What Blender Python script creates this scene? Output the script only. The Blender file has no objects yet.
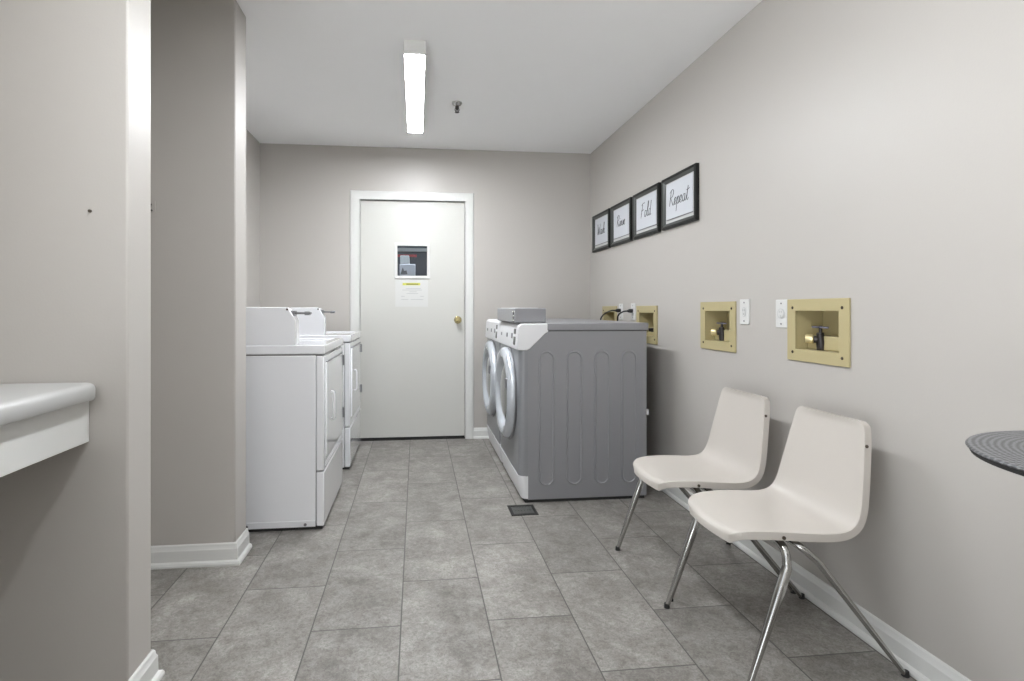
import bpy, bmesh, math, random
from mathutils import Vector, Matrix
random.seed(4)
S = bpy.context.scene
COL = S.collection
PI = math.pi

# ---------------------------------------------------------------- measures
XL, XR, YF, YB, HC = -1.267, 1.50, -2.30, 4.555, 2.447
PX = -0.781                                   # face of the two wall ends on the left

# ---------------------------------------------------------------- materials
def srgb(r, g, b):
    f = lambda c: (c/255/12.92) if c/255 <= .04045 else ((c/255+.055)/1.055)**2.4
    return (f(r), f(g), f(b), 1)

def mat(name, col, rough=.5, metal=0, coat=0, bump=0, bscale=200, var=0, vscale=6, spec=.5):
    m = bpy.data.materials.new(name); m.use_nodes = True
    nt = m.node_tree; b = nt.nodes['Principled BSDF']
    b.inputs['Base Color'].default_value = col
    b.inputs['Roughness'].default_value = rough
    b.inputs['Metallic'].default_value = metal
    b.inputs['Coat Weight'].default_value = coat
    b.inputs['Coat Roughness'].default_value = .08
    b.inputs['Specular IOR Level'].default_value = spec
    tc = nt.nodes.new('ShaderNodeTexCoord')
    n = nt.nodes.new('ShaderNodeTexNoise'); n.inputs['Scale'].default_value = vscale
    n.inputs['Detail'].default_value = 4
    nt.links.new(tc.outputs['Object'], n.inputs['Vector'])
    mx = nt.nodes.new('ShaderNodeMix'); mx.data_type = 'RGBA'
    k = 1-var
    mx.inputs['A'].default_value = (col[0]*k, col[1]*k, col[2]*k, 1)
    k = 1+var
    mx.inputs['B'].default_value = (min(1, col[0]*k), min(1, col[1]*k), min(1, col[2]*k), 1)
    nt.links.new(n.outputs['Fac'], mx.inputs['Factor'])
    nt.links.new(mx.outputs['Result'], b.inputs['Base Color'])
    if bump:
        n2 = nt.nodes.new('ShaderNodeTexNoise'); n2.inputs['Scale'].default_value = bscale
        n2.inputs['Detail'].default_value = 3
        nt.links.new(tc.outputs['Object'], n2.inputs['Vector'])
        bp = nt.nodes.new('ShaderNodeBump'); bp.inputs['Strength'].default_value = bump
        bp.inputs['Distance'].default_value = .002
        nt.links.new(n2.outputs['Fac'], bp.inputs['Height'])
        nt.links.new(bp.outputs['Normal'], b.inputs['Normal'])
    return m

M = {}
M['wall'] = mat('greige_wall_paint', (.49, .465, .435, 1), .42, bump=.12, bscale=160, var=.012, vscale=3)
M['ceiling'] = mat('white_ceiling_paint', (.93, .93, .93, 1), .8, bump=.08, bscale=120, var=.008)
M['trim'] = mat('white_trim_paint', (.68, .68, .66, 1), .32, var=.01)
M['door'] = mat('white_door_paint', (.60, .595, .56, 1), .35, bump=.05, bscale=60, var=.015, vscale=3)
M['enamel'] = mat('white_enamel', (.80, .805, .83, 1), .22, coat=1.0, bump=.02, bscale=25, var=.008)
M['enamel_gap'] = mat('dark_gap', (.02, .02, .02, 1), .7)
M['hinge'] = mat('grey_hinge_metal', (.22, .22, .23, 1), .4, .7)
M['grey'] = mat('grey_metallic_paint', (.285, .285, .30, 1), .36, .2, bump=.03, bscale=300, var=.02, vscale=5)
M['greyfront'] = mat('silver_grey_front_paint', (.27, .275, .29, 1), .33, .3, var=.015)
M['console'] = mat('white_console_plastic', (.74, .74, .755, 1), .4, var=.008)
M['ring'] = mat('silver_door_plastic', (.55, .58, .62, 1), .24, .35, coat=.3, var=.01)
M['bowl'] = mat('dark_door_glass', (.035, .04, .045, 1), .04, 0, coat=1, var=.02)
M['black'] = mat('black_plastic', (.012, .012, .013, 1), .4, var=.05)
M['display'] = mat('black_display', (.015, .016, .018, 1), .12)
M['rubber'] = mat('dark_rubber', (.02, .02, .02, 1), .7)
M['chrome'] = mat('chrome_tube', (.46, .455, .44, 1), .16, 1, bump=.04, bscale=90, var=.05, vscale=20)
M['shell'] = mat('cream_chair_plastic', (.55, .513, .470, 1), .36, bump=.05, bscale=350, var=.018, vscale=5)
M['rivet'] = mat('dark_rivet', (.08, .065, .05, 1), .4, .8)
M['box'] = mat('tan_supply_box_plastic', srgb(180, 168, 128), .45, var=.035, vscale=12)
M['brass'] = mat('polished_brass', (.52, .44, .22, 1), .25, 1, var=.06, vscale=30)
M['paleb'] = mat('pale_brass', (.85, .74, .42, 1), .28, .75, var=.05, vscale=30)
M['bronze'] = mat('dark_bronze', (.05, .045, .045, 1), .4, .7, var=.2, vscale=60)
M['handle'] = mat('blue_grey_valve_handle', (.17, .17, .22, 1), .4, .4)
M['frame'] = mat('black_picture_frame', (.012, .013, .012, 1), .4, spec=.25, var=.1)
M['lip'] = mat('frame_sheen_grey', (.055, .06, .056, 1), .35)
M['mat'] = mat('white_mat_board', (.56, .565, .56, 1), .7)
M['print'] = mat('white_print_paper', (.60, .62, .655, 1), .55)
M['notice'] = mat('white_notice_paper', (.64, .64, .62, 1), .55)
M['ink'] = mat('dark_script_ink', (.03, .03, .033, 1), .6)
M['inkgrey'] = mat('grey_print', (.45, .45, .45, 1), .7)
M['yellow'] = mat('yellow_heading', (.62, .62, .10, 1), .6)
M['olive'] = mat('dark_heading_print', (.16, .17, .05, 1), .6)
M['plate'] = mat('white_outlet_plastic', (.66, .66, .645, 1), .35)
M['counter'] = mat('white_laminate', (.46, .46, .45, 1), .3, coat=.15, var=.01)
M['drain'] = mat('dark_drain_metal', (.035, .035, .033, 1), .5, .5, var=.2, vscale=60)
M['grate'] = mat('grey_drain_grate', (.12, .12, .115, 1), .5, .6, var=.2, vscale=60)
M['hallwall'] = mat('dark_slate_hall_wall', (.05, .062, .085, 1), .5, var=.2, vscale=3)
M['red'] = mat('red_paint', (.5, .03, .04, 1), .5)

def emit(name, col, s):
    m = bpy.data.materials.new(name); m.use_nodes = True
    b = m.node_tree.nodes['Principled BSDF']
    b.inputs['Base Color'].default_value = (.8, .8, .8, 1)
    b.inputs['Emission Color'].default_value = col
    b.inputs['Emission Strength'].default_value = s
    return m
M['lens'] = emit('lit_diffuser', (.955, .985, 1.018, 1), 108.0)
M['lens_dim'] = emit('dimmer_lit_diffuser', (.955, .985, 1.018, 1), 66.0)
M['hallfill'] = emit('hall_fill_glow', (.85, .95, 1.1, 1), 26.0)

g = bpy.data.materials.new('clear_glass'); g.use_nodes = True
b = g.node_tree.nodes['Principled BSDF']
b.inputs['Base Color'].default_value = (.93, .97, 1, 1); b.inputs['Roughness'].default_value = .02
b.inputs['Transmission Weight'].default_value = 1; b.inputs['IOR'].default_value = 1.45
M['glass'] = g

def floor_material():
    m = bpy.data.materials.new('grey_stone_tile'); m.use_nodes = True
    nt = m.node_tree; N = nt.nodes; L = nt.links; bs = N['Principled BSDF']
    W, X0, Y0 = .3048, -.0544, 1.8911
    tc = N.new('ShaderNodeTexCoord'); sp = N.new('ShaderNodeSeparateXYZ')
    L.new(tc.outputs['Object'], sp.inputs[0])
    def ma(op, a, b_=None, c_=None):
        n = N.new('ShaderNodeMath'); n.operation = op
        for i, v in enumerate((a, b_, c_)):
            if v is None: continue
            if isinstance(v, (int, float)): n.inputs[i].default_value = v
            else: L.new(v, n.inputs[i])
        return n.outputs[0]
    cu = ma('DIVIDE', ma('SUBTRACT', sp.outputs[0], X0), W)
    col = ma('FLOOR', cu)
    odd = ma('MULTIPLY', ma('FLOORED_MODULO', ma('ADD', col, 1), 2), .5)
    rv = ma('SUBTRACT', ma('DIVIDE', ma('SUBTRACT', sp.outputs[1], Y0), 2*W), odd)
    row = ma('FLOOR', rv)
    fu = ma('MULTIPLY', ma('SUBTRACT', .5, ma('ABSOLUTE', ma('SUBTRACT', ma('SUBTRACT', cu, col), .5))), W)
    fv = ma('MULTIPLY', ma('SUBTRACT', .5, ma('ABSOLUTE', ma('SUBTRACT', ma('SUBTRACT', rv, row), .5))), 2*W)
    d = ma('MINIMUM', fu, fv)
    mr = N.new('ShaderNodeMapRange'); mr.inputs['From Min'].default_value = .0011
    mr.inputs['From Max'].default_value = .0031; L.new(d, mr.inputs['Value'])
    cv = N.new('ShaderNodeCombineXYZ'); L.new(col, cv.inputs[0]); L.new(row, cv.inputs[1])
    wn = N.new('ShaderNodeTexWhiteNoise'); wn.noise_dimensions = '2D'; L.new(cv.outputs[0], wn.inputs['Vector'])
    off = N.new('ShaderNodeVectorMath'); off.operation = 'MULTIPLY_ADD'
    L.new(wn.outputs['Color'], off.inputs[0]); off.inputs[1].default_value = (9, 9, 9)
    L.new(tc.outputs['Object'], off.inputs[2])
    def noise(sc, det, rough=.6, dist=0):
        n = N.new('ShaderNodeTexNoise'); n.inputs['Scale'].default_value = sc
        n.inputs['Detail'].default_value = det; n.inputs['Roughness'].default_value = rough
        n.inputs['Distortion'].default_value = dist
        L.new(off.outputs[0], n.inputs['Vector']); return n
    n1 = noise(5.5, 8, .68, .4); n2 = noise(85, 6, .72, 1.2); n3 = noise(26, 6, .68, .8)
    cr = N.new('ShaderNodeValToRGB'); e = cr.color_ramp.elements
    e[0].position = .3; e[0].color = (.172, .161, .147, 1)
    e[1].position = .72; e[1].color = (.370, .358, .338, 1)
    L.new(n1.outputs['Fac'], cr.inputs[0])
    r2 = N.new('ShaderNodeValToRGB'); e = r2.color_ramp.elements
    e[0].position = .34; e[0].color = (.50, .48, .46, 1); e[1].position = .60; e[1].color = (1.14, 1.14, 1.14, 1)
    L.new(n2.outputs['Fac'], r2.inputs[0])
    mu = N.new('ShaderNodeMix'); mu.data_type = 'RGBA'; mu.blend_type = 'MULTIPLY'; mu.inputs['Factor'].default_value = .8
    L.new(cr.outputs[0], mu.inputs['A']); L.new(r2.outputs[0], mu.inputs['B'])
    r3 = N.new('ShaderNodeValToRGB'); e = r3.color_ramp.elements
    e[0].position = .36; e[0].color = (.76, .73, .71, 1); e[1].position = .65; e[1].color = (1.1, 1.1, 1.1, 1)
    L.new(n3.outputs['Fac'], r3.inputs[0])
    mu3 = N.new('ShaderNodeMix'); mu3.data_type = 'RGBA'; mu3.blend_type = 'MULTIPLY'; mu3.inputs['Factor'].default_value = .8
    L.new(mu.outputs['Result'], mu3.inputs['A']); L.new(r3.outputs[0], mu3.inputs['B'])
    tv = ma('MULTIPLY_ADD', wn.outputs['Value'], .20, .90)
    mu2 = N.new('ShaderNodeMix'); mu2.data_type = 'RGBA'; mu2.blend_type = 'MULTIPLY'; mu2.inputs['Factor'].default_value = 1
    L.new(mu3.outputs['Result'], mu2.inputs['A']); L.new(tv, mu2.inputs['B'])
    mg = N.new('ShaderNodeMix'); mg.data_type = 'RGBA'
    mg.inputs['A'].default_value = (.07, .065, .06, 1); L.new(mu2.outputs['Result'], mg.inputs['B'])
    L.new(mr.outputs[0], mg.inputs['Factor']); L.new(mg.outputs['Result'], bs.inputs['Base Color'])
    bs.inputs['Roughness'].default_value = .42
    rr = ma('MULTIPLY_ADD', n2.outputs['Fac'], .3, .30); L.new(rr, bs.inputs['Roughness'])
    h = ma('ADD', ma('MULTIPLY', mr.outputs[0], .7), ma('MULTIPLY', n2.outputs['Fac'], .3))
    bp = N.new('ShaderNodeBump'); bp.inputs['Strength'].default_value = .3; bp.inputs['Distance'].default_value = .0015
    L.new(h, bp.inputs['Height']); L.new(bp.outputs['Normal'], bs.inputs['Normal'])
    return m
M['floor'] = floor_material()

def mesh_top_material():
    m = bpy.data.materials.new('grey_engine_turned_top'); m.use_nodes = True
    nt = m.node_tree; N = nt.nodes; L = nt.links; bs = N['Principled BSDF']
    tc = N.new('ShaderNodeTexCoord')
    w1 = N.new('ShaderNodeTexWave'); w1.wave_type = 'RINGS'; w1.rings_direction = 'Z'
    w1.inputs['Scale'].default_value = 33; w1.inputs['Distortion'].default_value = 2.2
    w1.inputs['Detail'].default_value = 1; w1.inputs['Detail Scale'].default_value = 9
    L.new(tc.outputs['Object'], w1.inputs['Vector'])
    gr = N.new('ShaderNodeTexGradient'); gr.gradient_type = 'RADIAL'; L.new(tc.outputs['Object'], gr.inputs['Vector'])
    mm = N.new('ShaderNodeMath'); mm.operation = 'MULTIPLY'; L.new(gr.outputs['Fac'], mm.inputs[0]); mm.inputs[1].default_value = 2*PI*112
    si = N.new('ShaderNodeMath'); si.operation = 'SINE'; L.new(mm.outputs[0], si.inputs[0])
    ad = N.new('ShaderNodeMath'); ad.operation = 'MULTIPLY_ADD'; L.new(si.outputs[0], ad.inputs[0]); ad.inputs[1].default_value = .42
    L.new(w1.outputs['Fac'], ad.inputs[2])
    cr = N.new('ShaderNodeValToRGB'); e = cr.color_ramp.elements
    e[0].position = .0; e[0].color = (.085, .085, .088, 1); e[1].position = 1; e[1].color = (.25, .25, .26, 1)
    L.new(ad.outputs[0], cr.inputs[0]); L.new(cr.outputs[0], bs.inputs['Base Color'])
    bs.inputs['Roughness'].default_value = .5; bs.inputs['Metallic'].default_value = .2
    return m
M['tabletop'] = mesh_top_material()

# ---------------------------------------------------------------- mesh helpers
class B:
    """collects shapes in world coordinates and links them as one mesh"""
    def __init__(s): s.bm = bmesh.new()
    def box(s, x0, x1, y0, y1, z0, z1):
        v = [s.bm.verts.new((x, y, z)) for x in (x0, x1) for y in (y0, y1) for z in (z0, z1)]
        for f in ((0,1,3,2),(4,6,7,5),(0,4,5,1),(2,3,7,6),(0,2,6,4),(1,5,7,3)):
            s.bm.faces.new([v[i] for i in f])
        return s
    def prism(s, poly, fn, a, b_):
        """poly of (p,q); fn(p,q,t)->xyz; extruded from t=a to t=b_"""
        n = len(poly)
        A = [s.bm.verts.new(fn(p, q, a)) for p, q in poly]; C = [s.bm.verts.new(fn(p, q, b_)) for p, q in poly]
        s.bm.faces.new(A); s.bm.faces.new(C[::-1])
        for i in range(n): s.bm.faces.new((A[i], C[i], C[(i+1) % n], A[(i+1) % n]))
        return s
    def loft(s, rings, cap=True):
        R = [[s.bm.verts.new(p) for p in r] for r in rings]
        n = len(R[0])
        for a, c in zip(R, R[1:]):
            for i in range(n): s.bm.faces.new((a[i], a[(i+1) % n], c[(i+1) % n], c[i]))
        if cap: s.bm.faces.new(R[0][::-1]); s.bm.faces.new(R[-1])
        return s
    def lathe(s, prof, o, axis, n=48, cap=True):
        """prof of (radius, distance along axis)"""
        ax = Vector(axis).normalized(); u = ax.orthogonal().normalized(); w = ax.cross(u); o = Vector(o)
        rings = [[o+ax*h+(u*math.cos(2*PI*k/n)+w*math.sin(2*PI*k/n))*max(r, 1e-4) for k in range(n)] for r, h in prof]
        return s.loft(rings, cap)
    def tube(s, path, rad, n=14):
        P = [Vector(p) for p in path]
        R = rad if isinstance(rad, (list, tuple)) else [rad]*len(P)
        t0 = (P[1]-P[0]).normalized(); u = t0.orthogonal().normalized(); rings = []
        for i, p in enumerate(P):
            t = (P[min(i+1, len(P)-1)]-P[max(i-1, 0)]).normalized()
            u = (u-t*u.dot(t)).normalized(); w = t.cross(u)
            rings.append([p+(u*math.cos(2*PI*k/n)+w*math.sin(2*PI*k/n))*R[i] for k in range(n)])
        return s.loft(rings)
    def panel(s, us, vs, holes, fn, t0, t1):
        """slab over the grid us x vs with cells inside holes left open; fn(u,v,t)->xyz"""
        us = sorted(set(us + [h[i] for h in holes for i in (0, 1)])); vs = sorted(set(vs + [h[i] for h in holes for i in (2, 3)]))
        nu, nv = len(us)-1, len(vs)-1
        def solid(i, j):
            if not (0 <= i < nu and 0 <= j < nv): return False
            cu, cv = (us[i]+us[i+1])/2, (vs[j]+vs[j+1])/2
            return not any(h[0] < cu < h[1] and h[2] < cv < h[3] for h in holes)
        cache = {}
        def V(i, j, k):
            if (i, j, k) not in cache: cache[i, j, k] = s.bm.verts.new(fn(us[i], vs[j], (t0, t1)[k]))
            return cache[i, j, k]
        for i in range(nu):
            for j in range(nv):
                if not solid(i, j): continue
                for k in (0, 1): s.bm.faces.new([V(i, j, k), V(i+1, j, k), V(i+1, j+1, k), V(i, j+1, k)])
                for di, dj, e in ((-1,0,((i,j),(i,j+1))), (1,0,((i+1,j),(i+1,j+1))), (0,-1,((i,j),(i+1,j))), (0,1,((i,j+1),(i+1,j+1)))):
                    if not solid(i+di, j+dj):
                        (a, b_), (c, d) = e
                        s.bm.faces.new([V(a, b_, 0), V(c, d, 0), V(c, d, 1), V(a, b_, 1)])
        return s

def thing(name, label=None, cat=None, loc=(0, 0, 0), group=None, kind=None):
    o = bpy.data.objects.new(name, None); COL.objects.link(o); o.location = loc; o.empty_display_size = .1
    tag(o, label, cat, group, kind); return o
def tag(o, label=None, cat=None, group=None, kind=None):
    for k, v in (('label', label), ('category', cat), ('group', group), ('kind', kind)):
        if v: o[k] = v
    return o
def wloc(o):
    v = Vector((0, 0, 0))
    while o: v += o.location; o = o.parent
    return v
def obj(name, b_, m, parent=None, bevel=0, seg=2, smooth=False, origin=None, label=None):
    bm = b_.bm
    bmesh.ops.recalc_face_normals(bm, faces=bm.faces)
    base = wloc(parent) if parent else Vector(origin or (0, 0, 0))
    bmesh.ops.translate(bm, verts=bm.verts, vec=-base)
    me = bpy.data.meshes.new(name); bm.to_mesh(me); bm.free()
    me.materials.append(M[m])
    o = bpy.data.objects.new(name, me); COL.objects.link(o)
    if parent: o.parent = parent
    elif origin: o.location = origin
    if smooth or bevel:
        for p in me.polygons: p.use_smooth = True
        me.set_sharp_from_angle(angle=math.radians(smooth if isinstance(smooth, (int, float)) and smooth > 1 else 35))
    if bevel:
        bv = o.modifiers.new('bevel', 'BEVEL'); bv.width = bevel; bv.segments = seg; bv.limit_method = 'ANGLE'
        bv.angle_limit = math.radians(40); bv.harden_normals = False
    if label: o['label'] = label
    return o
def struct(name, b_, m, **k):
    return tag(obj(name, b_, m, **k), kind='structure')
def dup(o, parent=None):
    c = o.copy(); COL.objects.link(c)
    if parent: c.parent = parent
    for ch in list(o.children): dup(ch, c)
    return c
def rrect(u0, u1, v0, v1, r, n=6):
    out = []
    for cx, cy, a0 in ((u1-r, v1-r, 0), (u0+r, v1-r, PI/2), (u0+r, v0+r, PI), (u1-r, v0+r, 3*PI/2)):
        for k in range(n+1):
            a = a0+PI/2*k/n; out.append((cx+r*math.cos(a), cy+r*math.sin(a)))
    return out
def smooth_path(pts, n=6):
    P = [Vector(p) for p in pts]; out = []
    for i in range(len(P)-1):
        p0, p1, p2, p3 = P[max(i-1, 0)], P[i], P[i+1], P[min(i+2, len(P)-1)]
        for k in range(n):
            t = k/n
            out.append(.5*((2*p1)+(p2-p0)*t+(2*p0-5*p1+4*p2-p3)*t*t+(3*p1-p0-3*p2+p3)*t**3))
    return out+[P[-1]]
XZ = lambda p, q, t: (p, t, q)        # profile in x,z along y
YZ = lambda p, q, t: (t, p, q)        # profile in y,z along x

# ---------------------------------------------------------------- the room
struct('floor', B().box(XL-.15, XR+.15, YF-.15, 7.2, -.1, 0), 'floor')
struct('ceiling', B().box(XL-.15, XR+.15, YF-.15, YB+.12, HC, HC+.1), 'ceiling')
BOXES = [  # y0, y1, z0, z1 of each recessed supply box plate, far to near
    (3.915, 4.23, .878, 1.121), (3.232, 3.547, .876, 1.120), (2.396, 2.711, .893, 1.136), (1.722, 2.037, .896, 1.139)]
MU, MV = .047, .046
holes = [(a+MU, c-MU, d+MV, e-MV) for a, c, d, e in BOXES]
struct('wall_right', B().panel([YF-.15, YB+.12], [0, HC], [(a-.005, c+.005, d-.005, e+.005) for a, c, d, e in holes], YZ, XR, XR+.15), 'wall')
DX0, DX1, DZ = -.470, .409, 2.016           # door opening
struct('wall_back', B().panel([XL, XR], [0, HC], [(DX0-.02, DX1+.02, -.01, DZ+.02)], lambda u, v, t: (u, t, v), YB, YB+.12), 'wall')
struct('wall_left', B().panel([YF-.15, YB+.12], [0, HC], [(-2.20, .40, -.01, 2.36)], YZ, XL-.15, XL), 'wall')  # opening added out of view to let fill light in
struct('wall_front', B().box(XL, XR, YF-.15, YF, 0, HC), 'wall')
struct('wall_end_near', B().box(XL, PX, 1.562, 1.694, 0, HC), 'wall', bevel=.006)
struct('wall_end_far', B().box(XL, PX, 2.437, 2.590, 0, HC), 'wall', bevel=.006)

BBP = [(0, 0), (.026, 0), (.026, .008), (.022, .016), (.0135, .021), (.0125, .066), (.009, .073), (.007, .085), (.003, .090), (0, .090)]
def base_run(b_, pts):
    """baseboard profile swept along pts (x,y); offset goes to the left of travel; mitred corners"""
    P = [Vector((x, y)) for x, y in pts]; rings = []
    for i, p in enumerate(P):
        a = (P[i]-P[i-1]).normalized() if i else None
        c = (P[i+1]-P[i]).normalized() if i < len(P)-1 else None
        na = Vector((-a.y, a.x)) if a else None; nc = Vector((-c.y, c.x)) if c else None
        if na and nc:
            n = (na+nc).normalized(); n = n/max(.2, n.dot(na))
        else: n = na or nc
        rings.append([(p.x+n.x*d, p.y+n.y*d, z) for d, z in BBP])
    return b_.loft(rings)
struct('baseboard_right', base_run(B(), [(XR, YF), (XR, YB)]), 'trim', smooth=25)
struct('baseboard_back', base_run(base_run(B(), [(XR, YB), (.478, YB)]), [(-.549, YB), (XL, YB)]), 'trim', smooth=25)
struct('baseboard_far_end', base_run(B(), [(PX, 2.59), (PX, 2.437), (XL, 2.437)]), 'trim', smooth=25)
struct('baseboard_near_end', base_run(B(), [(XL, 1.694), (PX, 1.694), (PX, 1.562)]), 'trim', smooth=25)
for nm, pts in (('baseboard_left', [(XL, 1.562), (XL, .40)]), ('baseboard_niche', [(XL, 2.437), (XL, 1.694)])):
    struct(nm, base_run(B(), pts), 'trim', smooth=25)

# door casing (trim), jamb, door
c0, c1, cz = -.549, .482, 2.082
def casing():
    b_ = B()
    prof = [(0, 0), (.004, .012), (.012, .015), (.040, .017), (.058, .012), (.072, .010), (.074, 0)]   # (in from outer edge, out of wall)
    def ring(fn): return [fn(a, d) for a, d in prof]
    b_.loft([ring(lambda a, d: (c0+a, YB-d, 0)), ring(lambda a, d: (c0+a, YB-d, cz-a)), ring(lambda a, d: (c1-a, YB-d, cz-a)), ring(lambda a, d: (c1-a, YB-d, 0))])
    return b_
struct('trim_1', casing(), 'trim', smooth=25)
j = B()
j.box(DX0-.02, DX0, YB-.002, YB+.12, 0, DZ+.02).box(DX1, DX1+.02, YB-.002, YB+.12, 0, DZ+.02).box(DX0, DX1, YB-.002, YB+.12, DZ, DZ+.02)
j.box(DX0, DX0+.012, YB+.07, YB+.085, 0, DZ).box(DX1-.012, DX1, YB+.07, YB+.085, 0, DZ).box(DX0, DX1, YB+.07, YB+.085, DZ-.012, DZ)
struct('trim_2', j, 'trim')
struct('trim_3', B().box(DX0, DX1, YB+.01, YB+.12, 0, .006), 'drain')   # threshold

d = thing('door_1', loc=((DX0+DX1)/2, YB+.045, .008), kind='structure')
sx0, sx1, sz0, sz1 = DX0+.004, DX1-.004, .012, DZ-.012
wx0, wx1, wz0, wz1 = -.163, .090, 1.375, 1.632
YD = YB+.022                                   # room side of the slab
obj('slab', B().panel([sx0, sx1], [sz0, sz1], [(wx0, wx1, wz0, wz1)], lambda u, v, t: (u, t, v), YD, YD+.044), 'door', d)
fr = B().panel([wx0-.022, wx1+.022], [wz0-.022, wz1+.022], [(wx0+.003, wx1-.003, wz0+.003, wz1-.003)], lambda u, v, t: (u, t, v), YD-.009, YD)
obj('window_frame', fr, 'trim', d, bevel=.003)
obj('glass_pane', B().box(wx0, wx1, YD+.018, YD+.023, wz0, wz1), 'glass', d)
kn = obj('door_knob', B().lathe([(.004, -.062), (.020, -.060), (.026, -.052), (.027, -.044), (.022, -.034), (.012, -.026), (.011, -.008), (.011, 0)], (.348, YD, 1.005), (0, 1, 0), 32), 'brass', d, smooth=40)
obj('rosette', B().lathe([(.012, -.012), (.026, -.009), (.032, -.003), (.032, 0)], (.348, YD, 1.005), (0, 1, 0), 32), 'brass', kn, smooth=40)
obj('bottom_gap_shade', B().box(sx0, sx1, YD-.004, YD, .010, .022), 'enamel_gap', d)  # dark strip stands in for the shaded gap under the door

# notice taped under the window
nt = thing('paper_notice', 'white paper notice with yellow heading taped below the door window', 'notice', (-.03, YD, 1.12))
obj('sheet', B().box(-.178, .095, YD-.0015, YD, 1.118, 1.345), 'notice', nt)
b_ = B().box(-.118, .030, YD-.0025, YD-.0012, 1.298, 1.318); obj('heading', b_, 'yellow', nt)
b_ = B().box(-.088, .014, YD-.0032, YD-.0022, 1.303, 1.312); obj('heading_text', b_, 'olive', nt)
b_ = B()
for z, a, c in ((1.270, -.09, .035), (1.258, -.12, .045), (1.243, -.06, .0), (1.228, -.085, .012), (1.205, -.13, -.10), (1.205, .03, .06), (1.178, -.13, -.07), (1.178, -.05, .055)):
    b_.box(a, c, YD-.0022, YD-.0012, z-.0022, z+.0022)
obj('text_lines', b_, 'inkgrey', nt)

# passage seen through the door window
struct('wall_hall_back', B().box(XL, XR, 7.0, 7.15, 0, HC), 'hallwall')
struct('wall_hall_left', B().box(XL-.15, XL, YB+.12, 7.15, 0, HC), 'hallwall')
struct('wall_hall_right', B().box(XR, XR+.15, YB+.12, 7.15, 0, HC), 'hallwall')
struct('ceiling_hall', B().box(XL-.15, XR+.15, YB+.12, 7.15, HC, HC+.1), 'ceiling')
t = thing('vending_cabinet', 'white cabinet partly seen through the small door window', 'cabinet', (-.16, 6.1, 0))
obj('body', B().box(-.185, -.012, 5.9, 6.3, 0, 1.586), 'enamel', t, bevel=.01)
obj('upper_panel', B().box(-.18, -.08, 5.92, 6.3, 1.586, 1.68), 'plate', t, bevel=.008)
obj('emblem', B().prism([(-.175, 1.475), (-.10, 1.475), (-.11, 1.515), (-.135, 1.51), (-.15, 1.55)], XZ, 5.897, 5.902), 'hinge', t)
tag(obj('wall_stripe', B().box(-1.0, .0, 6.97, 7.0, 1.765, 1.795), 'red', origin=(-.5, 7, 1.78)), 'red stripe on the dark wall beyond the door window', 'stripe')
struct('hall_light_band', B().box(XL, XR, 6.96, 7.0, 1.835, 1.875), 'plate')  # pale strip stands in for the light bar behind the window
t = thing('hall_fill_lamp', 'added fill lamp on the ceiling beyond the white door, out of view', 'lamp', (0, 5.675, HC))  # unseen lamp added to brighten the passage
obj('housing', B().box(-.6, .6, 5.6, 5.75, 2.40, HC), 'enamel', t)
obj('tube', B().box(-.58, .58, 5.61, 5.74, 2.385, 2.40), 'hallfill', t)

# ---------------------------------------------------------------- ceiling lights
def ceiling_light(x, y, label, lens='lens'):
    t = thing('ceiling_light', label, 'light', (x, y, HC), 'strip lights on the ceiling')
    w, l, z = .055, .617, HC-.067
    prof = [(-w, HC), (-w, z+.006), (-w+.004, z), (w-.004, z), (w, z+.006), (w, HC)]
    e = B().prism([(p+x, q) for p, q in prof], XZ, y-l, y-l+.016).prism([(p+x, q) for p, q in prof], XZ, y+l-.016, y+l)
    e.box(x-w, x-w+.003, y-l+.016, y+l-.016, z, HC).box(x+w-.003, x+w, y-l+.016, y+l-.016, z, HC)
    obj('housing', e, 'trim', t)
    le = [(-w+.004, z+.012), (-w+.004, z), (-w+.022, z-.002), (w-.022, z-.002), (w-.004, z), (w-.004, z+.012)]
    obj('diffuser', B().prism([(p+x, q) for p, q in le], XZ, y-l+.017, y+l-.017), lens, t)
    return t
ceiling_light(-.010, 3.337, 'long lit white strip light on the ceiling before the door')
ceiling_light(-.010, 1.22, 'second white strip light, on the ceiling nearer the camera, outside the photo', 'lens_dim')

t = thing('fire_sprinkler', 'small dark metal sprinkler head hanging from the ceiling', 'sprinkler', (.262, 3.518, HC))
o3 = (.262, 3.518, HC)
obj('escutcheon', B().lathe([(.034, 0), (.034, -.006), (.026, -.016), (.012, -.022), (.012, -.03)], o3, (0, 0, 1), 32), 'chrome', t, smooth=40)
h = B().lathe([(.013, -.020), (.013, -.034), (.009, -.038), (.007, -.05), (.004, -.05)], o3, (0, 0, 1), 20)
for s in (-1, 1): h.tube([(.262+s*.010, 3.518, HC-.034), (.262+s*.014, 3.518, HC-.048), (.262+s*.003, 3.518, HC-.062)], .003, 8)
obj('body', h, 'bronze', t, smooth=40)
obj('deflector', B().lathe([(.004, -.058), (.015, -.062), (.015, -.064), (.003, -.066)], o3, (0, 0, 1), 24), 'bronze', t, smooth=40)

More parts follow.
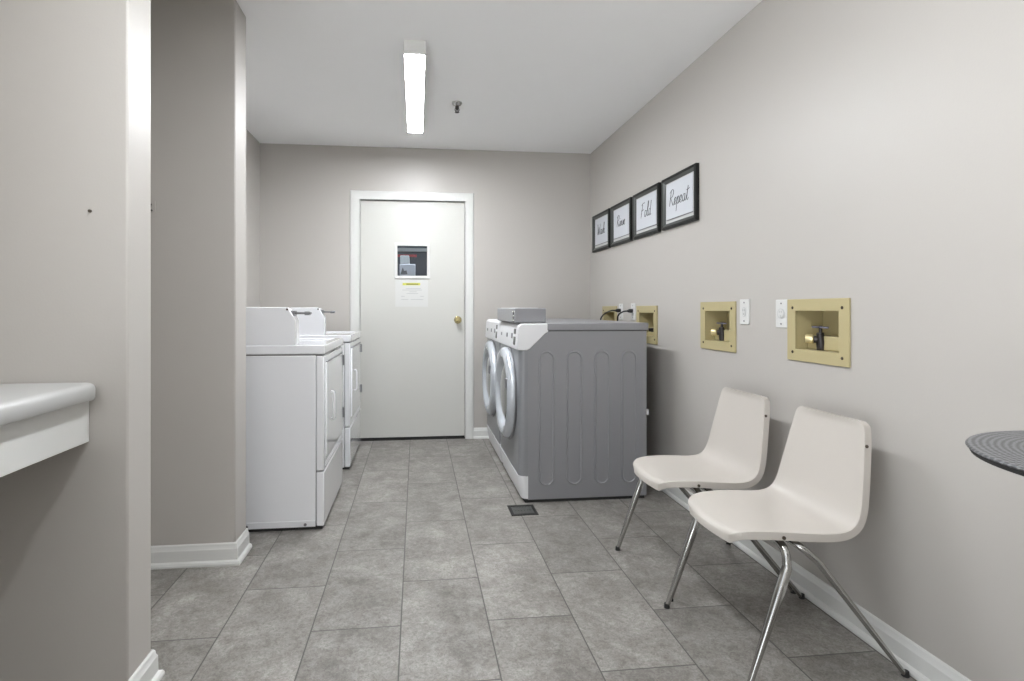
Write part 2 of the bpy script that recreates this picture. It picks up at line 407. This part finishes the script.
# ---------------------------------------------------------------- white dryers
def make_dryer(label):
    x0, x1, y0, y1 = -1.215, -.460, 2.757, 3.440
    t = thing('clothes_dryer', label, 'dryer', ((x0+x1)/2, (y0+y1)/2, 0), 'white dryers along the left wall')
    obj('cabinet', B().box(x0, x1-.040, y0+.002, y1-.002, .014, .868), 'enamel', t, bevel=.004)
    obj('base_plinth', B().box(x0+.04, x1-.010, y0+.008, y1-.03, .0005, .03), 'rubber', t)
    sk = obj('bottom_rail', B().box(x0, x1-.042, y0-.0015, y0+.01, .016, .048), 'enamel', t, bevel=.002)
    for xx in (-.83, -.55): obj('screw', B().lathe([(.0075, -.004), (.0075, 0)], (xx, y0-.001, .029), (0, 1, 0), 12), 'hinge', sk)
    # front: upper and lower panels, each wrapping round the corner
    fp = obj('front_panel', B().box(x1-.038, x1, y0, y1, .292, .866), 'enamel', t, bevel=.006)
    lp = obj('lower_panel', B().box(x1-.038, x1, y0, y1, .017, .286), 'enamel', t, bevel=.006)
    dr = obj('door', B().box(x1-.004, x1+.006, y0+.060, y1-.030, .350, .828), 'enamel', t, bevel=.005)
    obj('handle', B().tube(smooth_path([(x1+.010, y0+.165, .520), (x1+.024, y0+.165, .530), (x1+.025, y0+.165, .590), (x1+.024, y0+.165, .655), (x1+.010, y0+.165, .665)], 5), .006, 10), 'console', dr, smooth=50)
    obj('door_gap', B().box(x1-.001, x1+.006, y0+.072, y1-.028, .826, .833), 'hinge', fp)
    for z in (.462, .785): obj('hinge', B().box(x1+.002, x1+.016, y1-.044, y1-.026, z-.032, z+.032), 'hinge', dr, bevel=.003)
    for z in (.306, .322): obj('groove', B().box(x1-.001, x1+.002, y0+.05, y1-.03, z-.002, z+.002), 'enamel', fp)
    # top with a shallow raised border
    tp = B().panel([x0, x1+.004], [y0-.002, y1+.002], [(x0+.05, x1-.045, y0+.030, y1-.030)], lambda u, v, w: (u, v, w), .874, .920)
    tp.box(x0+.045, x1-.04, y0+.025, y1-.025, .874, .911)
    obj('top', tp, 'enamel', t, bevel=.006, seg=3)
    obj('top_seam', B().box(x0+.01, x1-.01, y0+.006, y1-.006, .864, .878), 'hinge', t)
    # control housing with slanted face
    cp = [(x0+.01, .918), (-.597, .918), (-.597, 1.040), (-.600, 1.048), (-.632, 1.103), (-.642, 1.109), (x0+.03, 1.109), (x0+.01, 1.095)]
    cn = obj('control_housing', B().prism(cp, XZ, y0+.004, y0+.085), 'enamel', t, bevel=.004)
    ym = y0+.045
    cs = B().box(-.645, -.530, ym-.022, ym+.022, 1.074, 1.084).box(-.56, -.535, ym-.020, ym+.020, 1.069, 1.087).box(-.64, -.606, ym-.030, ym+.030, 1.066, 1.092)
    obj('coin_slide', cs, 'hinge', cn, bevel=.003)
    obj('screw', B().lathe([(.006, -.003), (.006, .003)], (-.638, y0+.004, 1.098), (0, 1, 0), 12), 'rivet', cn)
    return t
dr1 = make_dryer('white top-console coin dryer nearest the camera, beside the left wall end')
dr2 = dup(dr1); dr2.location.y += 1.005; dr2.location.x += .008
for c in dr2.children:
    if c.name.startswith('control_housing'): c.location.x -= .040; c.location.y += .02
dr2['label'] = 'white coin dryer behind the first one, beside the white door'

# ---------------------------------------------------------------- grey front-load washers
def make_washer(label):
    x0, x1, y0, y1 = .576, 1.327, 3.008, 3.712
    t = thing('washing_machine', label, 'washer', ((x0+x1)/2, (y0+y1)/2, 0), 'grey front-load washers along the right wall')
    obj('cabinet', B().box(x0+.052, x1-.003, y0+.004, y1-.004, .024, .966), 'grey', t)
    sp_ = [(.628, .018), (x1, .018), (x1, .972), (.745, .972), (.728, .960), (.640, .874), (.628, .860)]
    side = B().prism(sp_, XZ, y0, y0+.006)
    for cx in (.735, .898, 1.061, 1.222):        # pressed capsule ribs
        def cap(r, z0, z1, yy, n=14):
            return [(cx+r*math.cos(PI*k/n), yy, z1-r+r*math.sin(PI*k/n)) for k in range(n+1)]+[(cx-r*math.cos(PI*k/n), yy, z0+r-r*math.sin(PI*k/n)) for k in range(n+1)]
        side.loft([cap(.0455, .093, .861, y0+.001), cap(.0455, .093, .861, y0-.0005), cap(.0425, .096, .858, y0-.007), cap(.038, .101, .853, y0-.007), cap(.034, .105, .849, y0-.0025)])
    obj('side_panel', side, 'grey', t, smooth=25)
    obj('side_panel', B().prism(sp_, XZ, y1-.006, y1), 'grey', t)
    obj('top_lid', B().box(.738, x1+.012, y0-.004, y1+.004, .976, 1.019), 'grey', t, bevel=.006, seg=3)
    obj('lid_seam', B().box(.75, x1-.002, y0+.003, y1-.003, .962, .980), 'black', t)
    # front panel with rounded near corners
    def plan(d, z): # plan outline of the front shell
        r = .035; out = []
        for k in range(7):
            a = PI/2*k/6; out.append((x0+d+r-r*math.sin(a), y0+.001+r-r*math.cos(a), z))
        for k in range(7):
            a = PI/2*k/6; out.append((x0+d+r-r*math.cos(a), y1-.001-r+r*math.sin(a), z))
        return [(.632, y0+.001, z)]+out+[(.632, y1-.001, z)]
    obj('front_panel', B().loft([plan(0, .150), plan(0, .872)]), 'greyfront', t, smooth=30)
    obj('kick_panel', B().loft([plan(.018, .022), plan(.012, .060), plan(-.003, .145), plan(-.003, .152)]), 'console', t, smooth=30)
    obj('base', B().box(x0+.035, x1-.01, y0+.006, y1-.006, .0005, .026), 'rubber', t)  # dark block stands in for the shadow gap under the cabinet
    # white control console, lower front edge dipping at the sides
    cpf = [(.745, 1.016), (.745, .966), (.728, .960), (.640, .874), (.622, .864), (x0-.010, .866), (x0-.012, .88), (x0-.004, 1.000), (x0+.012, 1.016)]
    cn = obj('control_console', B().prism(cpf, XZ, y0-.002, y1+.002), 'console', t, bevel=.006, seg=3)
    fx = lambda z: x0-.012+.008*(z-.88)/.12
    def face(ya, yb, za, zb, e=.003):
        return B().loft([[(fx(za)-e, ya, za), (fx(za)-e, yb, za), (fx(zb)-e, yb, zb), (fx(zb)-e, ya, zb)], [(fx(za)+.006, ya, za), (fx(za)+.006, yb, za), (fx(zb)+.006, yb, zb), (fx(zb)+.006, ya, zb)]])
    obj('display', face(y0+.07, y0+.115, .955, .985), 'display', cn)
    obj('display', face(y0+.065, y0+.115, .892, .938), 'display', cn)
    obj('button', face(y0+.16, y0+.20, .925, .955), 'hinge', cn)
    obj('button', face(y0+.34, y0+.37, .925, .950), 'hinge', cn)
    obj('button', face(y0+.56, y0+.585, .925, .945), 'hinge', cn)
    # round door
    yc, zc, ax = (y0+y1)/2+.002, .577, (-1, 0, 0)
    prof = [(.262, -.004), (.281, .006), (.283, .022), (.276, .038), (.260, .048), (.240, .051), (.222, .047), (.211, .036), (.204, .018), (.198, .004), (.196, -.002)]
    dr = obj('door', B().lathe(prof, (x0, yc, zc), ax, 72), 'ring', t, smooth=50)
    obj('door_glass', B().lathe([(.205, .006), (.197, .012), (.17, .026), (.13, .036), (.08, .042), (.01, .044)], (x0, yc, zc), ax, 64), 'bowl', dr, smooth=50)
    obj('door_seal', B().lathe([(.292, .000), (.294, .004), (.290, .010), (.276, .010)], (x0, yc, zc), ax, 64), 'hinge', dr, smooth=40)
    obj('door_catch', B().box(x0-.060, x0-.040, yc-.235, yc-.205, zc+.055, zc+.115), 'hinge', dr, bevel=.006)
    obj('rear_clip', B().box(x1-.002, x1+.018, y0+.004, y0+.026, .482, .515), 'console', t, bevel=.004)
    return t
wm1 = make_washer('grey front-load washer nearest the camera, carrying a flat grey coin box on top')
wm2 = dup(wm1); wm2.location.y += .716
wm2['label'] = 'grey front-load washer behind the first, nearest the white door'
t = thing('coin_box', 'long flat grey coin meter box on top of the nearest grey washer', 'coin box', (.655, 3.37, 1.020))
obj('housing', B().box(.557, .742, 3.050, 3.705, 1.0205, 1.104), 'grey', t, bevel=.005)
obj('lid_strip', B().box(.580, .700, 3.075, 3.68, 1.104, 1.107), 'console', t)
for z in (1.034, 1.058, 1.082):
    k = obj('lock', B().lathe([(.008, -.006), (.010, 0), (.010, .004)], (.557, 3.075, z), (1, 0, 0), 16), 'chrome', t, smooth=40)
for z in (1.046, 1.070):
    obj('coin_slot', B().box(.553, .559, 3.068, 3.084, z-.005, z+.005), 'black', t)

# ---------------------------------------------------------------- supply boxes, outlets, cords
def supply_box(i, rect, label, hose):
    y0, y1, z0, z1 = rect
    t = thing('supply_box', label, 'supply box', (XR, (y0+y1)/2, (z0+z1)/2), 'tan recessed water supply boxes')
    hy0, hy1, hz0, hz1 = holes[i]
    fl = obj('face_plate', B().panel([y0, y1], [z0, z1], [(hy0, hy1, hz0, hz1)], YZ, XR-.008, XR), 'box', t, bevel=.002)
    rb = B()
    D = XR+.112
    e = .003
    rb.box(XR-.004, D, hy0-e, hy0, hz0-e, hz1+e).box(XR-.004, D, hy1, hy1+e, hz0-e, hz1+e).box(XR-.004, D, hy0, hy1, hz0-e, hz0).box(XR-.004, D, hy0, hy1, hz1, hz1+e).box(D, D+.003, hy0-e, hy1+e, hz0-e, hz1+e)
    rc = obj('recess', rb, 'box', t)
    obj('ledge', B().box(XR+.045, D, hy0+.001, hy1-.001, hz0, hz0+.055), 'box', rc, bevel=.004)
    for a, c in ((y0+.030, z0+.030), (y1-.032, z0+.034), (y0+.030, z1-.034), (y1-.032, z1-.034)):
        obj('screw', B().lathe([(.0035, -.003), (.006, -.001), (.006, .002)], (XR-.008, a, c), (1, 0, 0), 12), 'rivet', fl)
    yv, zv = (hy0+hy1)/2+.047, hz0+.042
    if hose: yv = (hy0+hy1)/2-.045
    vb = B()
    vb.tube([(XR+.048, yv-.008, hz0), (XR+.046, yv-.008, zv-.01), (XR+.040, yv-.010, zv+.025)], [.016, .018, .012], 14)
    vb.tube([(XR+.046, yv-.008, zv), (XR+.015, yv+.020, zv-.002)], [.014, .013], 14)
    v = obj('valve', vb, 'bronze', t, smooth=50)
    obj('valve_stem', B().tube([(XR+.042, yv-.010, zv+.02), (XR+.042, yv-.010, zv+.052)], .006, 10), 'bronze', v, smooth=50)
    obj('valve_handle', B().box(XR+.036, XR+.046, yv-.050, yv+.032, zv+.042, zv+.050).box(XR+.020, XR+.062, yv-.016, yv-.002, zv+.043, zv+.049), 'handle', v, bevel=.004)
    if not hose:
        obj('outlet_cap', B().lathe([(.003, -.026), (.015, -.025), (.018, -.021), (.018, 0), (.012, .004)], (XR+.024, yv+.008, zv), (.74, -.67, 0), 24), 'paleb', v, smooth=40)
        obj('drain_port', B().lathe([(.014, -.006), (.014, 0), (.008, .0), (.008, .004)], (XR+.045, hy0+.022, hz0+.034), (1, 0, 0), 20), 'brass', t, smooth=40)
    else:
        h = thing('water_hose', hose, 'hose', (XR-.03, yv+.01, zv), 'black hoses behind the washers')
        obj('tube', B().tube(smooth_path([(XR+.010, yv+.012, zv), (XR-.03, yv+.01, zv-.004), (XR-.07, yv+.012, zv-.03), (XR-.08, yv+.015, zv-.12), (XR-.075, yv+.02, .45)], 6), .011, 12), 'black', h, smooth=60)
        obj('hose_nut', B().tube([(XR-.040, yv+.01, zv-.006), (XR-.012, yv+.01, zv-.002)], .016, 8), 'chrome', h)
    return t
for i, (lab, hz) in enumerate((('tan supply box behind the grey washers, farthest along the right wall', 'black hose leaving the farthest supply box behind the washers'), ('tan supply box at the back edge of the near grey washer', 'black hose leaving the supply box at the back edge of the near washer'),
        ('tan recessed supply box with tap between washer and chairs, left of two', 0), ('tan recessed supply box with tap directly above the chairs, nearest one', 0))):
    supply_box(i, BOXES[i], lab, hz)

def outlet(y, z, label, oval):
    t = thing('wall_outlet', label, 'outlet', (XR, y, z), 'white outlet plates beside the supply boxes')
    pl = obj('cover_plate', B().prism(rrect(y-.035, y+.035, z-.058, z+.058, .004), YZ, XR-.006, XR), 'plate', t, bevel=.0025)
    if oval:
        pts = rrect(y-.012, y+.012, z-.024, z+.022, .0115)
        obj('receptacle', B().prism(pts, YZ, XR-.0078, XR-.004), 'mat', t)
        sl = rrect(y-.0075, y+.0075, z-.019, z+.017, .007)
        obj('receptacle_face', B().prism(sl, YZ, XR-.0088, XR-.006), 'plate', t)
    else:
        obj('receptacle', B().lathe([(.021, -.0026), (.021, .002)], (XR-.006, y, z), (1, 0, 0), 28), 'mat', t)
        obj('receptacle_face', B().lathe([(.016, -.0036), (.018, -.002), (.018, .002)], (XR-.006, y, z), (1, 0, 0), 28), 'plate', t)
    s = B()
    for a, c in ((-.006, -.008), (.006, -.008), (0, .010)): s.box(XR-.0105, XR-.0085, y+a-.0015, y+a+.0015, z-c-.004, z-c+.004)
    obj('slots', s, 'inkgrey', t)
    for dz in (-.042, .042): obj('screw', B().lathe([(.0035, -.002), (.0035, .001)], (XR-.006, y, z+dz), (1, 0, 0), 10), 'hinge', t)
    return t
outlet(3.838, 1.080, 'white outlet plate beside the farthest supply box, with black plug', 1)
outlet(3.612, 1.080, 'white outlet plate beside the supply box at the washer edge, with black cord', 0)
outlet(2.328, 1.087, 'white outlet plate just right of the third supply box', 1)
outlet(2.075, 1.081, 'white outlet plate just left of the nearest supply box', 0)
def cord(y, z, pts, label):
    t = thing('power_cord', label, 'cord', (XR-.01, y, z))
    obj('plug', B().tube([(XR-.009, y, z), (XR-.032, y, z), (XR-.045, y+.004, z-.002)], [.014, .013, .007], 12), 'black', t, smooth=50)
    obj('cable', B().tube(smooth_path([(XR-.040, y+.003, z-.001)]+pts, 8), .0055, 10), 'black', t, smooth=60)
cord(3.612, 1.086, [(XR-.065, 3.64, 1.080), (XR-.075, 3.70, 1.055), (XR-.075, 3.72, 1.0), (XR-.08, 3.72, .7)], 'black power cord arching from the outlet down behind the washers')
cord(3.838, 1.088, [(XR-.060, 3.90, 1.085), (XR-.065, 4.05, 1.05), (XR-.07, 4.10, .98), (XR-.08, 4.10, .7)], 'black power cord plugged in beside the farthest supply box')

# ---------------------------------------------------------------- framed words
GL = {  # single-stroke script, cap height 1, x-height ~.45
 'W': ([[(0, .92), (.04, 1.0), (.09, .5), (.12, .02), (.28, .45), (.36, .72), (.37, .4), (.40, .02), (.58, .5), (.68, 1.0)]], .70),
 'R': ([[(.16, .95), (.10, .5), (.02, 0)], [(.0, .82), (.16, 1.0), (.38, 1.0), (.44, .80), (.32, .58), (.12, .50)], [(.14, .50), (.30, .25), (.44, .0), (.52, .06)]], .54),
 'F': ([[(.20, .92), (.12, .45), (.02, 0)], [(.04, .86), (.22, .98), (.52, 1.0)], [(.02, .50), (.22, .52), (.38, .56)]], .50),
 'a': ([[(.28, .38), (.18, .46), (.06, .32), (.05, .10), (.14, .0), (.26, .14), (.31, .44), (.29, .12), (.34, .0), (.42, .08)]], .42),
 's': ([[(.0, .06), (.12, .22), (.20, .46), (.22, .30), (.24, .10), (.14, .0), (.06, .06)], [(.22, .05), (.30, .08)]], .30),
 'h': ([[(.0, .05), (.14, .55), (.20, .95), (.13, .98), (.08, .55), (.04, .0)], [(.05, .12), (.16, .42), (.24, .42), (.24, .12), (.29, .0), (.38, .08)]], .38),
 'i': ([[(.0, .06), (.10, .28), (.13, .45), (.10, .14), (.15, .0), (.24, .08)], [(.15, .64), (.165, .68)]], .24),
 'n': ([[(.0, .10), (.07, .44), (.05, .0)], [(.05, .10), (.14, .40), (.23, .42), (.23, .12), (.28, .0), (.36, .08)]], .36),
 'e': ([[(.0, .08), (.18, .20), (.25, .36), (.16, .46), (.06, .32), (.06, .10), (.16, .0), (.32, .10)]], .32),
 'o': ([[(.20, .44), (.08, .38), (.04, .16), (.12, .0), (.25, .08), (.29, .28), (.20, .44), (.26, .36), (.36, .40)]], .36),
 'l': ([[(.0, .06), (.16, .5), (.22, .92), (.15, .98), (.09, .5), (.08, .10), (.14, .0), (.22, .08)]], .22),
 'd': ([[(.26, .38), (.17, .46), (.05, .30), (.05, .08), (.14, .0), (.25, .16), (.36, .98), (.29, .40), (.29, .10), (.34, .0), (.40, .06)]], .40),
 'p': ([[(.0, .10), (.10, .44), (.06, .0), (.0, -.45)], [(.06, .12), (.16, .42), (.27, .42), (.29, .18), (.20, .0), (.09, .06)], [(.26, .04), (.34, .10)]], .34),
 't': ([[(.0, .08), (.12, .45), (.19, .86), (.12, .30), (.12, .06), (.20, .0), (.30, .12)], [(.02, .62), (.18, .64), (.36, .70)]], .30),
}
def picture(y0, y1, word, size, label):
    z0, z1 = 1.575, 1.880
    t = thing('picture_frame', label, 'framed word print', (XR, (y0+y1)/2, (z0+z1)/2), 'framed words on the right wall')
    prof = [(0, 0), (0, .020), (.003, .023), (.014, .024), (.017, .021), (.018, .010), (.018, 0)]
    b_ = B(); rings = []
    for a, c in ((y0, z0), (y1, z0), (y1, z1), (y0, z1), (y0, z0)):
        sy = 1 if a == y0 else -1; sz = 1 if c == z0 else -1
        rings.append([(XR-d_, a+sy*p, c+sz*p) for p, d_ in prof])
    b_.loft(rings, cap=False); bmesh.ops.remove_doubles(b_.bm, verts=b_.bm.verts, dist=1e-5)
    fo = obj('frame', b_, 'frame', t, smooth=25)
    b2 = B(); lip = [(.0165, .004), (.0165, .0215), (.033, .011), (.034, .004)]; rings = []
    for a, c in ((y0, z0), (y1, z0), (y1, z1), (y0, z1), (y0, z0)):
        sy = 1 if a == y0 else -1; sz = 1 if c == z0 else -1
        rings.append([(XR-d_, a+sy*p, c+sz*p) for p, d_ in lip])
    b2.loft(rings, cap=False); bmesh.ops.remove_doubles(b2.bm, verts=b2.bm.verts, dist=1e-5)
    obj('sheen_lip', b2, 'lip', fo, smooth=25, label='sloping inner lip tinted grey for its sheen')  # sheen of the frame put into the colour of this lip
    obj('mat_board', B().box(XR-.008, XR-.001, y0+.029, y1-.029, z0+.029, z1-.029), 'mat', t)
    py0, py1, pz0, pz1 = y0+.052, y1-.048, z0+.056, z1-.042
    pr = obj('print', B().box(XR-.0125, XR-.006, py0, py1, pz0, pz1), 'print', t)
    obj('print_shadow', B().box(XR-.0115, XR-.0075, py0-.003, py1+.003, pz0-.006, pz0+.001), 'hinge', pr)  # dark strip drawn as the shadow below the print
    adv = sum(GL[c][1] for c in word); sc = size; W_ = adv*sc*1.12
    bt = B(); x = -W_/2
    for ch in word:
        for st in GL[ch][0]:
            path = smooth_path([(px_*1.12+.12*py_, py_, 0) for px_, py_ in st], 4)
            yc, zc = (py0+py1)/2, (pz0+pz1)/2-.42*sc+.008
            P3 = [(XR-.0128, yc-(x+p.x*sc), zc+p.y*sc) for p in path]
            bt.tube(P3, [.0017*(.75+.5*math.sin(PI*k/max(1, len(P3)-1))) for k in range(len(P3))], 6)
        x += GL[ch][1]*sc*1.12
    obj('lettering', bt, 'ink', pr)
picture(4.045, 4.436, 'Wash', .086, 'black framed print of the word Wash, farthest of the row')
picture(3.618, 4.006, 'Rinse', .080, 'black framed print of the word Rinse, second from the far corner')
picture(3.182, 3.578, 'Fold', .094, 'black framed print of the word Fold, beside the nearest frame')
picture(2.735, 3.138, 'Repeat', .090, 'black framed print of the word Repeat, nearest of the row')

# ---------------------------------------------------------------- chairs
def make_chair(loc, label):
    t = thing('shell_chair', label, 'chair', loc, 'cream shell chairs against the right wall')
    ox, oy, _ = loc
    # local: x runs from the front (-) to the back (+), y across
    prof = [(-.248, .404), (-.244, .414), (-.232, .424), (-.210, .431), (-.17, .435), (-.10, .435), (-.02, .431), (.05, .427), (.098, .429), (.128, .438), (.148, .456), (.161, .484), (.170, .520), (.182, .580), (.195, .645), (.206, .705), (.211, .735), (.2135, .749), (.215, .757)]
    hw = [.122, .138, .151, .163, .176, .188, .196, .196, .196, .195, .194, .191, .187, .179, .169, .159, .152, .143, .127]
    P = smooth_path([(x*.93, 0, z if z < .5 else .5+(z-.5)*.97) for x, z in prof], 3); Wd = [v.x for v in smooth_path([(w, 0, 0) for w in hw], 3)]
    ss = [-1, -.985, -.95, -.88, -.75, -.5, -.25, 0, .25, .5, .75, .88, .95, .985, 1]
    n, m_ = len(P), len(ss)
    top, bot = [], []
    bm = bmesh.new()
    for i, (p, w) in enumerate(zip(P, Wd)):
        tg = (P[min(i+1, n-1)]-P[max(i-1, 0)]).normalized(); nr = Vector((-tg.z, 0, tg.x))
        e = i in (0, n-1)
        rt, rb = [], []
        for k, s in enumerate(ss):
            dish = .010*(1-abs(s)**2)*min(1, i/8, (n-1-i)/6)          # gentle hollow
            edge = .0015 if abs(s) == 1 else 0
            # front edge bows forward in the middle
            bow = -.012*(1-s*s)*max(0, 1-i/18)
            q = p+nr*(-dish-edge)+Vector((bow, 0, 0)); q.y = s*w
            th = .026 if (abs(s) > .98 or i < 2 or i > n-3) else .007
            r = p+nr*(-dish-th)+Vector((bow, 0, 0)); r.y = s*w*(.995)
            if i < 10:
                f_ = i/10
                v_ = q+Vector((.003, 0, -(.024 if th > .01 else .008))); r = v_.lerp(r, f_)
            rt.append(bm.verts.new(q)); rb.append(bm.verts.new(r))
        top.append(rt); bot.append(rb)
    for i in range(n-1):
        for k in range(m_-1):
            bm.faces.new((top[i][k], top[i][k+1], top[i+1][k+1], top[i+1][k]))
            bm.faces.new((bot[i][k], bot[i+1][k], bot[i+1][k+1], bot[i][k+1]))
    for i in range(n-1):
        bm.faces.new((top[i][0], top[i+1][0], bot[i+1][0], bot[i][0])); bm.faces.new((top[i][-1], bot[i][-1], bot[i+1][-1], top[i+1][-1]))
    for k in range(m_-1):
        bm.faces.new((top[0][k], bot[0][k], bot[0][k+1], top[0][k+1])); bm.faces.new((top[-1][k], top[-1][k+1], bot[-1][k+1], bot[-1][k]))
    bmesh.ops.translate(bm, verts=bm.verts, vec=Vector(loc))
    b_ = B(); b_.bm.free(); b_.bm = bm
    sh = obj('seat_shell', b_, 'shell', t, smooth=60)
    bv = sh.modifiers.new('bevel', 'BEVEL'); bv.width = .003; bv.segments = 2; bv.limit_method = 'ANGLE'; bv.angle_limit = math.radians(55)
    for s in (-1, 1):
        for x, w, z in ((-.10, .195, .420), (.196, .164, .676)):
            obj('rivet', B().lathe([(.003, -.002), (.0055, 0), (.0055, .004)], (ox+x, oy+s*(w+.001), z), (0, -s, 0), 12), 'rivet', sh)
    br = B()
    br.box(ox-.170, ox+.030, oy-.150, oy+.150, .403, .411)
    obj('seat_bracket', br, 'rivet', t)
    for s in (-1, 1):
        for front in (1, 0):
            if front:
                k_ = -.030-.030*s
                pts = [(-.085+k_, .06, .392), (-.088+k_, .135, .392), (-.090+k_, .172, .386), (-.092+k_, .192, .366), (-.095+k_, .200, .335), (-.248+.020*(-s), .219-.006*(s > 0), .004)]
            else:
                k_ = -.018-.018*s
                pts = [(-.048+k_, .06, .392), (-.048+k_, .135, .392), (-.042+k_, .170, .388), (-.022+k_, .188, .372), (.012+k_, .197, .340), (.272, .219, .004)]
            path = smooth_path([(ox+x, oy+s*y, z) for x, y, z in pts[:-1]], 5)
            a, c = path[-1], Vector((ox+pts[-1][0], oy+s*pts[-1][1], pts[-1][2]))
            path = path[:-1]+[a.lerp(c, k/6) for k in range(7)]
            rad = ([.0125]*(len(path)-7)+[.0140, .0150, .0140, .0125, .0110, .0095, .0082]) if front else ([.0110]*(len(path)-7)+[.0108-.0035*k/6 for k in range(7)])
            lg = obj('leg', B().tube(path, rad, 16), 'chrome', t, smooth=60)
            obj('foot_glide', B().tube([c+Vector((0, 0, .012)), c+Vector((0, 0, -.004))], [.0095, .0105], 14), 'rubber', lg, smooth=50)
    return t
ch1 = make_chair((1.185, 1.688, 0), 'cream plastic shell chair with chrome legs nearest the camera, against the right wall')
ch2 = dup(ch1); ch2.location.y = 2.165; ch2.location.x = 1.180
ch2['label'] = 'cream plastic shell chair with chrome legs beside the washers, behind the nearer chair'

# ---------------------------------------------------------------- counter, table, floor drain, small things
t = thing('folding_counter', 'white laminate counter with rounded corner fixed to the left wall end', 'counter', (-1.07, 1.0, 0))
def ctop(d, z):
    r = .030
    pts = [(XL+.002, .45, z), (-.850-d, .45, z)]
    for k in range(7):
        a = PI/2*k/6; pts.append((-.850-r+(r-d)*math.cos(a), 1.560-r+(r-d)*math.sin(a) if d == 0 else 1.560-r+(r-d)*math.sin(a), z))
    return pts+[(XL+.002, 1.560-d, z)]
obj('worktop', B().loft([ctop(.004, .859), ctop(0, .865), ctop(0, .890), ctop(.003, .898), ctop(.010, .903), ctop(.018, .905)]), 'counter', t, smooth=50)
obj('apron', B().box(-.898, -.878, .45, 1.5605, .743, .860), 'trim', t, bevel=.002)
obj('support_panel', B().box(XL+.002, -.899, .45, .475, 0, .860), 'trim', t)

t = thing('round_table', 'round grey patterned table at the right edge near the wall', 'table', (1.17, .692, 0))
obj('tabletop', B().lathe([(.004, .842), (.240, .842), (.252, .846), (.255, .8525), (.253, .8545), (.004, .8545)], (1.17, .692, 0), (0, 0, 1), 96), 'rubber', t, smooth=40)
obj('patterned_surface', B().lathe([(.004, .8545), (.2565, .8545), (.2585, .857), (.256, .860), (.250, .8607), (.004, .8607)], (1.17, .692, 0), (0, 0, 1), 96), 'tabletop', t, smooth=40)
obj('pedestal', B().lathe([(.06, .842), (.055, .83), (.026, .80), (.024, .10), (.03, .03)], (1.17, .692, 0), (0, 0, 1), 32), 'chrome', t, smooth=40)
obj('base', B().lathe([(.20, 0), (.20, .008), (.18, .016), (.05, .032), (.02, .034)], (1.17, .692, 0), (0, 0, 1), 48), 'black', t, smooth=40)

t = thing('floor_drain', 'small dark square drain grate in the tiles before the near grey washer', 'drain', (.573, 2.90, 0))
obj('rim', B().panel([.502, .648], [2.828, 2.976], [(.518, .632, 2.844, 2.960)], lambda u, v, w: (u, v, w), 0, .003), 'drain', t)
gb = B().box(.518, .632, 2.844, 2.960, 0, .0008)
for k in range(7): gb.box(.524+k*.016, .532+k*.016, 2.850, 2.954, .0008, .0024)
for v in (2.850, 2.898, 2.946): gb.box(.524, .628, v, v+.008, .0008, .0024)
obj('grate', gb, 'grate', t)

t = thing('wall_hook', 'tiny dark hook on the far left wall end', 'hook', (-1.115, 2.437, 1.53))
obj('plate', B().box(-1.122, -1.108, 2.433, 2.437, 1.515, 1.56), 'wall', t)
obj('prong', B().tube([(-1.121, 2.434, 1.520), (-1.121, 2.412, 1.522), (-1.110, 2.402, 1.542)], .004, 8), 'bronze', t, smooth=50)
tag(obj('nail', B().lathe([(.004, -.006), (.004, .006)], (-.876, 1.562, 1.365), (0, 1, 0), 12), 'rivet', origin=(-.876, 1.562, 1.365)), 'small dark nail in the near left wall end above the counter', 'nail')

# ---------------------------------------------------------------- world, camera, view
w = bpy.data.worlds.new('world'); S.world = w; w.use_nodes = True
# added fill light through the unseen left opening: dim above, brighter below the horizon
wt = w.node_tree; bg = wt.nodes['Background']
tcw = wt.nodes.new('ShaderNodeTexCoord'); sx_ = wt.nodes.new('ShaderNodeSeparateXYZ'); wt.links.new(tcw.outputs['Generated'], sx_.inputs[0])
rp = wt.nodes.new('ShaderNodeValToRGB'); wt.links.new(sx_.outputs[2], rp.inputs[0])
mpr = wt.nodes.new('ShaderNodeMapRange'); mpr.inputs['From Min'].default_value = -1; mpr.inputs['From Max'].default_value = 1
wt.links.new(sx_.outputs[2], mpr.inputs['Value']); wt.links.new(mpr.outputs[0], rp.inputs[0])
e = rp.color_ramp.elements
e[0].position = .47; e[0].color = (.97, 1, 1.02, 1); e[1].position = .53; e[1].color = (.15, .16, .17, 1)
wt.links.new(rp.outputs[0], bg.inputs[0]); bg.inputs[1].default_value = 8.4
cam = bpy.data.cameras.new('camera'); co = bpy.data.objects.new('camera', cam); COL.objects.link(co)
co.location = (0, 0, 1.102); co.rotation_euler = (PI/2, 0, -.1087)
cam.sensor_width = 36; cam.lens = 36*539.6/1024
cam.shift_x = (512-475.57)/1024; cam.shift_y = -(340.5-308.55)/1024
cam.clip_start = .02
S.camera = co
vs = S.view_settings
vs.view_transform = 'Standard'; vs.look = 'None'; vs.gamma = 1; vs.use_curve_mapping = False
vs.exposure = 0.0
